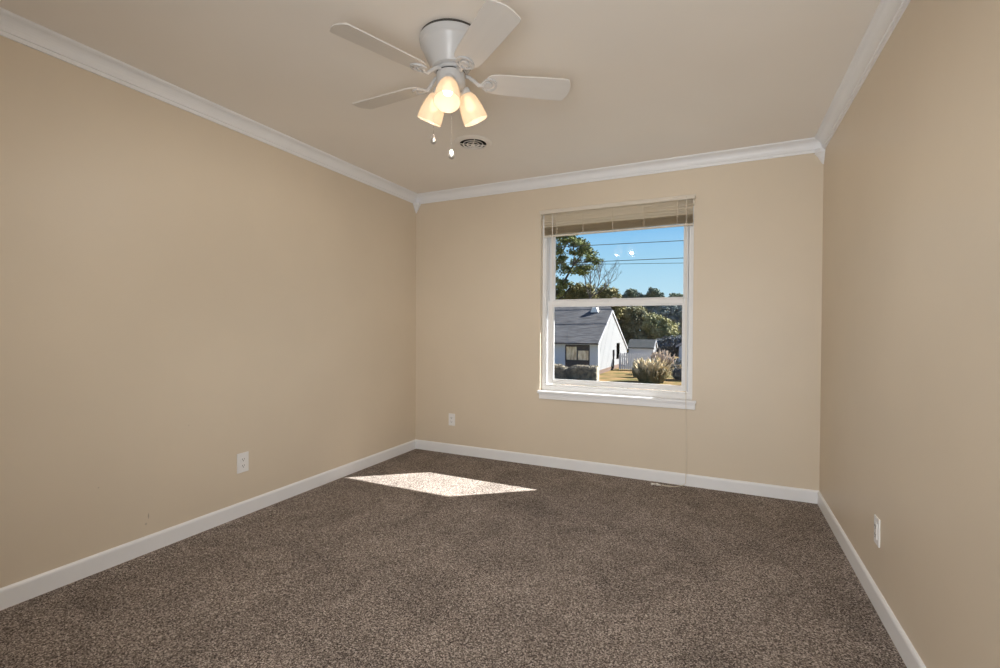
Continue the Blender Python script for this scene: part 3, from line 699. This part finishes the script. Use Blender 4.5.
obj('fascia', cb_, m_fascia, house, at=hb)
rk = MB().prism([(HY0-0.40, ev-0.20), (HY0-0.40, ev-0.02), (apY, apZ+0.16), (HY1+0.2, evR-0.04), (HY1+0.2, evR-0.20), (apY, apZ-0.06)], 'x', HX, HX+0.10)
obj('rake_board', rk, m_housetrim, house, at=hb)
# roof planes (front slope, back slope) with a taller hipped part to the left
t_ = 0.14
def slab(mb, pts):
    b = bmesh.new(); A = [b.verts.new(p) for p in pts]; B = [b.verts.new(Vector(p) - Vector((0, 0, t_))) for p in pts]
    b.faces.new(A); b.faces.new(B[::-1])
    for i in range(len(A)):
        j = (i+1) % len(A); b.faces.new((A[i], B[i], B[j], A[j]))
    bmesh.ops.recalc_face_normals(b, faces=b.faces[:]); mb.merge(b)
sl_ = (apZ + .16 - ev)/(apY - HY0 + .4)
yt = apY + 1.45; zt = apZ + 0.16 + sl_*1.45
rf = MB()
slab(rf, [(HX-14, HY0-0.45, ev), (HX+0.05, HY0-0.45, ev), (HX+0.05, apY, apZ+.16), (HX-0.75, yt, zt), (HX-14, yt, zt)])
slab(rf, [(HX+0.05, apY, apZ+.16), (HX+0.05, HY1+.3, evR-.04), (HX-14, HY1+.3, evR-.04), (HX-14, yt, zt), (HX-0.75, yt, zt)])
obj('roof', rf, m_shingle, house, at=hb)
zv = ev + sl_*(45.0 - HY0 + .45)
obj('roof_vent', MB().prism([(-11.52, zv-.05), (-10.74, zv-.05), (-10.93, zv+.44), (-11.33, zv+.44)], 'y', 44.85, 45.6), m_tassel, house, at=hb, bevel=0.02)
gw = obj('gable_window', framebox(MB(), HX, HX+0.06, -1.85, -0.27, 0.0, 0.0, .07, .07, 47.8, 49.1, 0), m_dark_trim, house, at=hb)
obj('shutter', MB().box(HX, HX+0.05, 47.85, 49.05, -1.78, -0.34, .01), m_dark_trim, gw, at=hb)
obj('utility_box', MB().box(HX, HX+0.14, 46.0, 46.35, -1.5, -0.9+.02, .02).tube([(HX+0.06, 46.17, -1.5), (HX+0.06, 46.17, G+.1)], .07, 8), m_dark_trim, house, at=hb)

# shed
sb_ = (-8.15, 55.6, G)
shed = thing('garden_shed', 'small white shed with grey shingle roof behind the picket fence', 'shed', sb_)
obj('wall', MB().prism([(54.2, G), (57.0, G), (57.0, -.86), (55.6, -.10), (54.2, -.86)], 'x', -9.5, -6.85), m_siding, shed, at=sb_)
obj('shaded_front', MB().box(-9.5, -6.88, 54.16, 54.2, G, -.9), m_front, shed, at=sb_)  # same white wall; this face carries the shade in its colour
rf = MB(); t_ = 0.10
slab(rf, [(-9.62, 54.0, -.90), (-6.74, 54.0, -.90), (-6.74, 55.6, -.02), (-9.62, 55.6, -.02)])
slab(rf, [(-6.74, 55.6, -.02), (-6.74, 57.2, -.90), (-9.62, 57.2, -.90), (-9.62, 55.6, -.02)])
obj('roof', rf, m_shedroof, shed, at=sb_)
obj('rake_board', MB().prism([(53.98, -1.10), (53.98, -.92), (55.6, -.04), (57.22, -.92), (57.22, -1.10), (55.6, -.20)], 'x', -6.84, -6.70), m_housetrim, shed, at=sb_)

# fence with its gate arch
fb = (-7.5, 46.3, G)
fc = thing('picket_fence', 'weathered grey white picket fence beside the white house', 'fence', fb)
x = -8.95
while x < -5.9:
    h = 1.66 + random.uniform(-.03, .03)
    obj('picket', MB().prism([(x, G+.05), (x+.152, G+.05), (x+.152, G+h-.09), (x+.076, G+h), (x, G+h-.09)], 'y', 46.28, 46.31), m_fence, fc, at=fb); x += 0.185
obj('rail', MB().box(-9.0, -5.85, 46.31, 46.37, G+.35, G+.45), m_fence, fc, at=fb); obj('rail', MB().box(-9.0, -5.85, 46.31, 46.37, G+1.25, G+1.35), m_fence, fc, at=fb)
for px_ in (-9.0, -7.45, -5.9): obj('post', MB().box(px_-.05, px_+.05, 46.31, 46.41, G, G+1.5), m_fence, fc, at=fb)

# hedge in front of the house, in two rounded runs with a dip between them
def hedge(name, label, x0, x1, dip_side, seed):
    rng = random.Random(seed); mb = MB(); base = ((x0+x1)/2, 35.3, G)
    b = bmesh.new(); nx = 16; rows = []
    def top(x):
        d = abs(x - (x1 if dip_side > 0 else x0)); return G + 1.10 - 0.22*math.exp(-(d/0.35)**2)
    for i in range(nx+1):
        x = x0 + (x1-x0)*i/nx; t_ = top(x) + rng.uniform(-.02, .02)
        rows.append([b.verts.new(q) for q in ((x, 34.9, G), (x, 34.86, t_-.15), (x, 35.0, t_), (x, 35.6, t_), (x, 35.75, t_-.15), (x, 35.7, G))])
    for A, B in zip(rows, rows[1:]):
        for k in range(5): b.faces.new((A[k], A[k+1], B[k+1], B[k]))
    b.faces.new(rows[0]); b.faces.new(rows[-1][::-1]); bmesh.ops.recalc_face_normals(b, faces=b.faces[:]); mb.merge(b)
    bm = mb.bm
    for _ in range(int(2600*(x1-x0)/3)):
        x = rng.uniform(x0, x1)
        if rng.random() < .62: p = Vector((x, 34.86 - rng.uniform(0, .07), rng.uniform(G, top(x))))
        else: p = Vector((x, rng.uniform(34.85, 35.7), top(x) + rng.uniform(-.02, .07)))
        u = Vector((rng.gauss(0, 1), rng.gauss(0, 1), rng.gauss(0, 1))).normalized(); v = u.orthogonal().normalized(); q = u.cross(v); s = rng.uniform(.03, .07)
        bm.faces.new([bm.verts.new(p - v*s), bm.verts.new(p + q*s*.5), bm.verts.new(p + v*s), bm.verts.new(p - q*s*.5)])
    o = obj(name, mb, m_hedge, at=base); tag(o, label, 'hedge', 'clipped hedge below the house window'); return o
hedge('clipped_hedge', 'brown clipped hedge run below the left side of the house window', -14.6, -10.86, 1, 61)
hedge('clipped_hedge', 'brown clipped hedge run ending at the gable corner of the house', -10.80, -8.45, -1, 62)

# pampas grass
def pampas(name, label, base, rx, ry, hmax, n_pl, n_bl, mp, seed):
    rng = random.Random(seed); r = thing(name, label, 'grass', base, 'pampas grass clumps on the lawn')
    bl_ = MB(); bm = bl_.bm; B = Vector(base)
    for _ in range(n_bl):
        a = rng.uniform(0, 2*PI); q = math.sqrt(rng.random()); p = B + Vector((rx*.6*q*math.cos(a), ry*.6*q*math.sin(a), 0))
        out = Vector((math.cos(a)*rx, math.sin(a)*ry, 0))*rng.uniform(.1, .7); h = hmax*rng.uniform(.25, .55)
        m1 = p + out*.5 + Vector((0, 0, h)); m2 = p + out + Vector((0, 0, h*rng.uniform(.45, .95)))
        s = Vector((rng.uniform(-1, 1), rng.uniform(-1, 1), 0)).normalized()*.022
        v = [bm.verts.new(c) for c in (p - s, p + s, m1 + s, m1 - s, m2)]
        bm.faces.new((v[0], v[1], v[2], v[3])); bm.faces.new((v[3], v[2], v[4]))
    obj('blades', bl_, m_blades, r, at=base)
    st = MB(); pl = MB(); pm = pl.bm
    for _ in range(n_pl):
        a = rng.uniform(0, 2*PI); q = math.sqrt(rng.random())
        p = B + Vector((rx*.5*q*math.cos(a), ry*.5*q*math.sin(a), 0)); lean = Vector((math.cos(a)*rx, math.sin(a)*ry, 0))*q*.55
        h = hmax*(rng.uniform(.62, 1.0) - .30*q*q); tip = p + lean + Vector((0, 0, h)); k = p + lean*.5 + Vector((0, 0, h*.55))
        st.tube([p, k], .010, 5, .007)
        ax = (tip - k).normalized(); L = (tip - k).length; bend = Vector((rng.uniform(-.2, .2), rng.uniform(-.2, .2), 0))
        prof = []
        for i in range(7):                                   # spindle body of the plume
            t_ = i/6; prof.append((k + ax*L*t_ + bend*t_*t_*.6, 0.085*math.sin(PI*min(1, t_*.92+.06))**.8 + .004))
        b = bmesh.new(); rings = []
        o1 = ax.orthogonal().normalized(); o2 = ax.cross(o1)
        for c, rr in prof: rings.append([b.verts.new(c + (o1*math.cos(2*PI*j/6) + o2*math.sin(2*PI*j/6))*rr*rng.uniform(.7, 1.25)) for j in range(6)])
        for A, D in zip(rings, rings[1:]):
            for j in range(6): b.faces.new((A[j], A[(j+1) % 6], D[(j+1) % 6], D[j]))
        b.faces.new(rings[0][::-1]); b.faces.new(rings[-1]); pl.merge(b)
        for _f in range(16):                                 # loose fluffy tufts
            c, rr = prof[rng.randint(1, 5)]; d = Vector((rng.gauss(0, 1), rng.gauss(0, 1), rng.gauss(0, .6) - .5)).normalized()
            s = d.orthogonal().normalized()*.014; e_ = c + d*rng.uniform(.08, .17)
            pm.faces.new([pm.verts.new(c - s), pm.verts.new(c + s), pm.verts.new(e_)])
    obj('stalks', st, m_blades, r, at=base); obj('plumes', pl, mp, r, at=base)
    return r
pampas('pampas_grass', 'big cream pampas grass clump in front of the picket fence', (-4.75, 36.4, G), 1.45, 1.2, 2.15, 130, 900, m_plume, 71)
pampas('pampas_grass', 'taller pinkish pampas grass clump behind the cream one', (-4.75, 43.0, G), 1.2, 1.0, 2.40, 75, 500, m_plume2, 72)
pampas('pampas_grass', 'small pale pampas tuft left of the big clump, by the fence', (-6.25, 39.6, G), .45, .4, 1.25, 9, 260, m_plume, 73)

# neighbouring white house at the right edge and shrub before it
nb = (-2.2, 60, G)
nh = thing('neighbour_house', 'white gabled house just showing at the right edge of the window', 'house', nb)
obj('wall', MB().prism([(-4.7, G), (2.0, G), (2.0, -.9), (-1.2, .9), (-4.6, -.9)], 'y', 60, 68), m_front, nh, at=nb)
obj('rake_board', MB().prism([(-5.0, -1.05), (-5.0, -.80), (-1.2, 1.35), (2.4, -.80), (2.4, -1.05), (-1.2, 1.05)], 'y', 59.8, 60.0), m_housetrim, nh, at=nb)
rf = MB(); t_ = .15
slab(rf, [(-5.0, 59.9, -.84), (-5.0, 68.3, -.84), (-1.2, 68.3, 1.31), (-1.2, 59.9, 1.31)]); slab(rf, [(-1.2, 59.9, 1.31), (-1.2, 68.3, 1.31), (2.4, 68.3, -.84), (2.4, 59.9, -.84)])
obj('roof', rf, m_shedroof, nh, at=nb)
rng = random.Random(91); sbp = (-2.4, 39.5, G); mb = MB()
for c, rad in (((-2.5, 39.5, -1.9), (1.2, .8, .95)), ((-1.5, 39.7, -1.7), (1.0, .8, 1.1)), ((-3.0, 39.3, -2.4), (.6, .6, .5))): leaves(mb, c, rad, 1500, .07, rng, .6)
s = thing('shaded_shrub', 'shrub coloured dark bluish as in shade, at the right edge beside the pampas grass', 'shrub', sbp)
obj('crown', mb, m_shrub, s, at=sbp); obj('stem', MB().tube([sbp, (-2.4, 39.5, -1.9)], .08, 6, .04), m_bark, s, at=sbp)

# overhead wires
def wire(label, z0, z1, r, yw=50):
    pts = []
    for i in range(25):
        t_ = i/24; x = -45 + 80*t_; zl = z0 + (z1-z0)*(x+11)/7.3
        pts.append((x, yw, zl + 0.8*((t_-.5)**2*4 - .25)*.0))
    o = obj('power_line', MB().tube(pts, r, 5), m_wire, at=(-5, yw, z0)); tag(o, label, 'power line', 'overhead power lines'); return o
wire('topmost of the three power lines crossing the sky', 10.11, 9.96, .034)
wire('middle of the three power lines crossing the sky', 8.34, 8.24, .034)
wire('lowest of the three power lines crossing the sky', 8.29, 8.00, .026, 52)
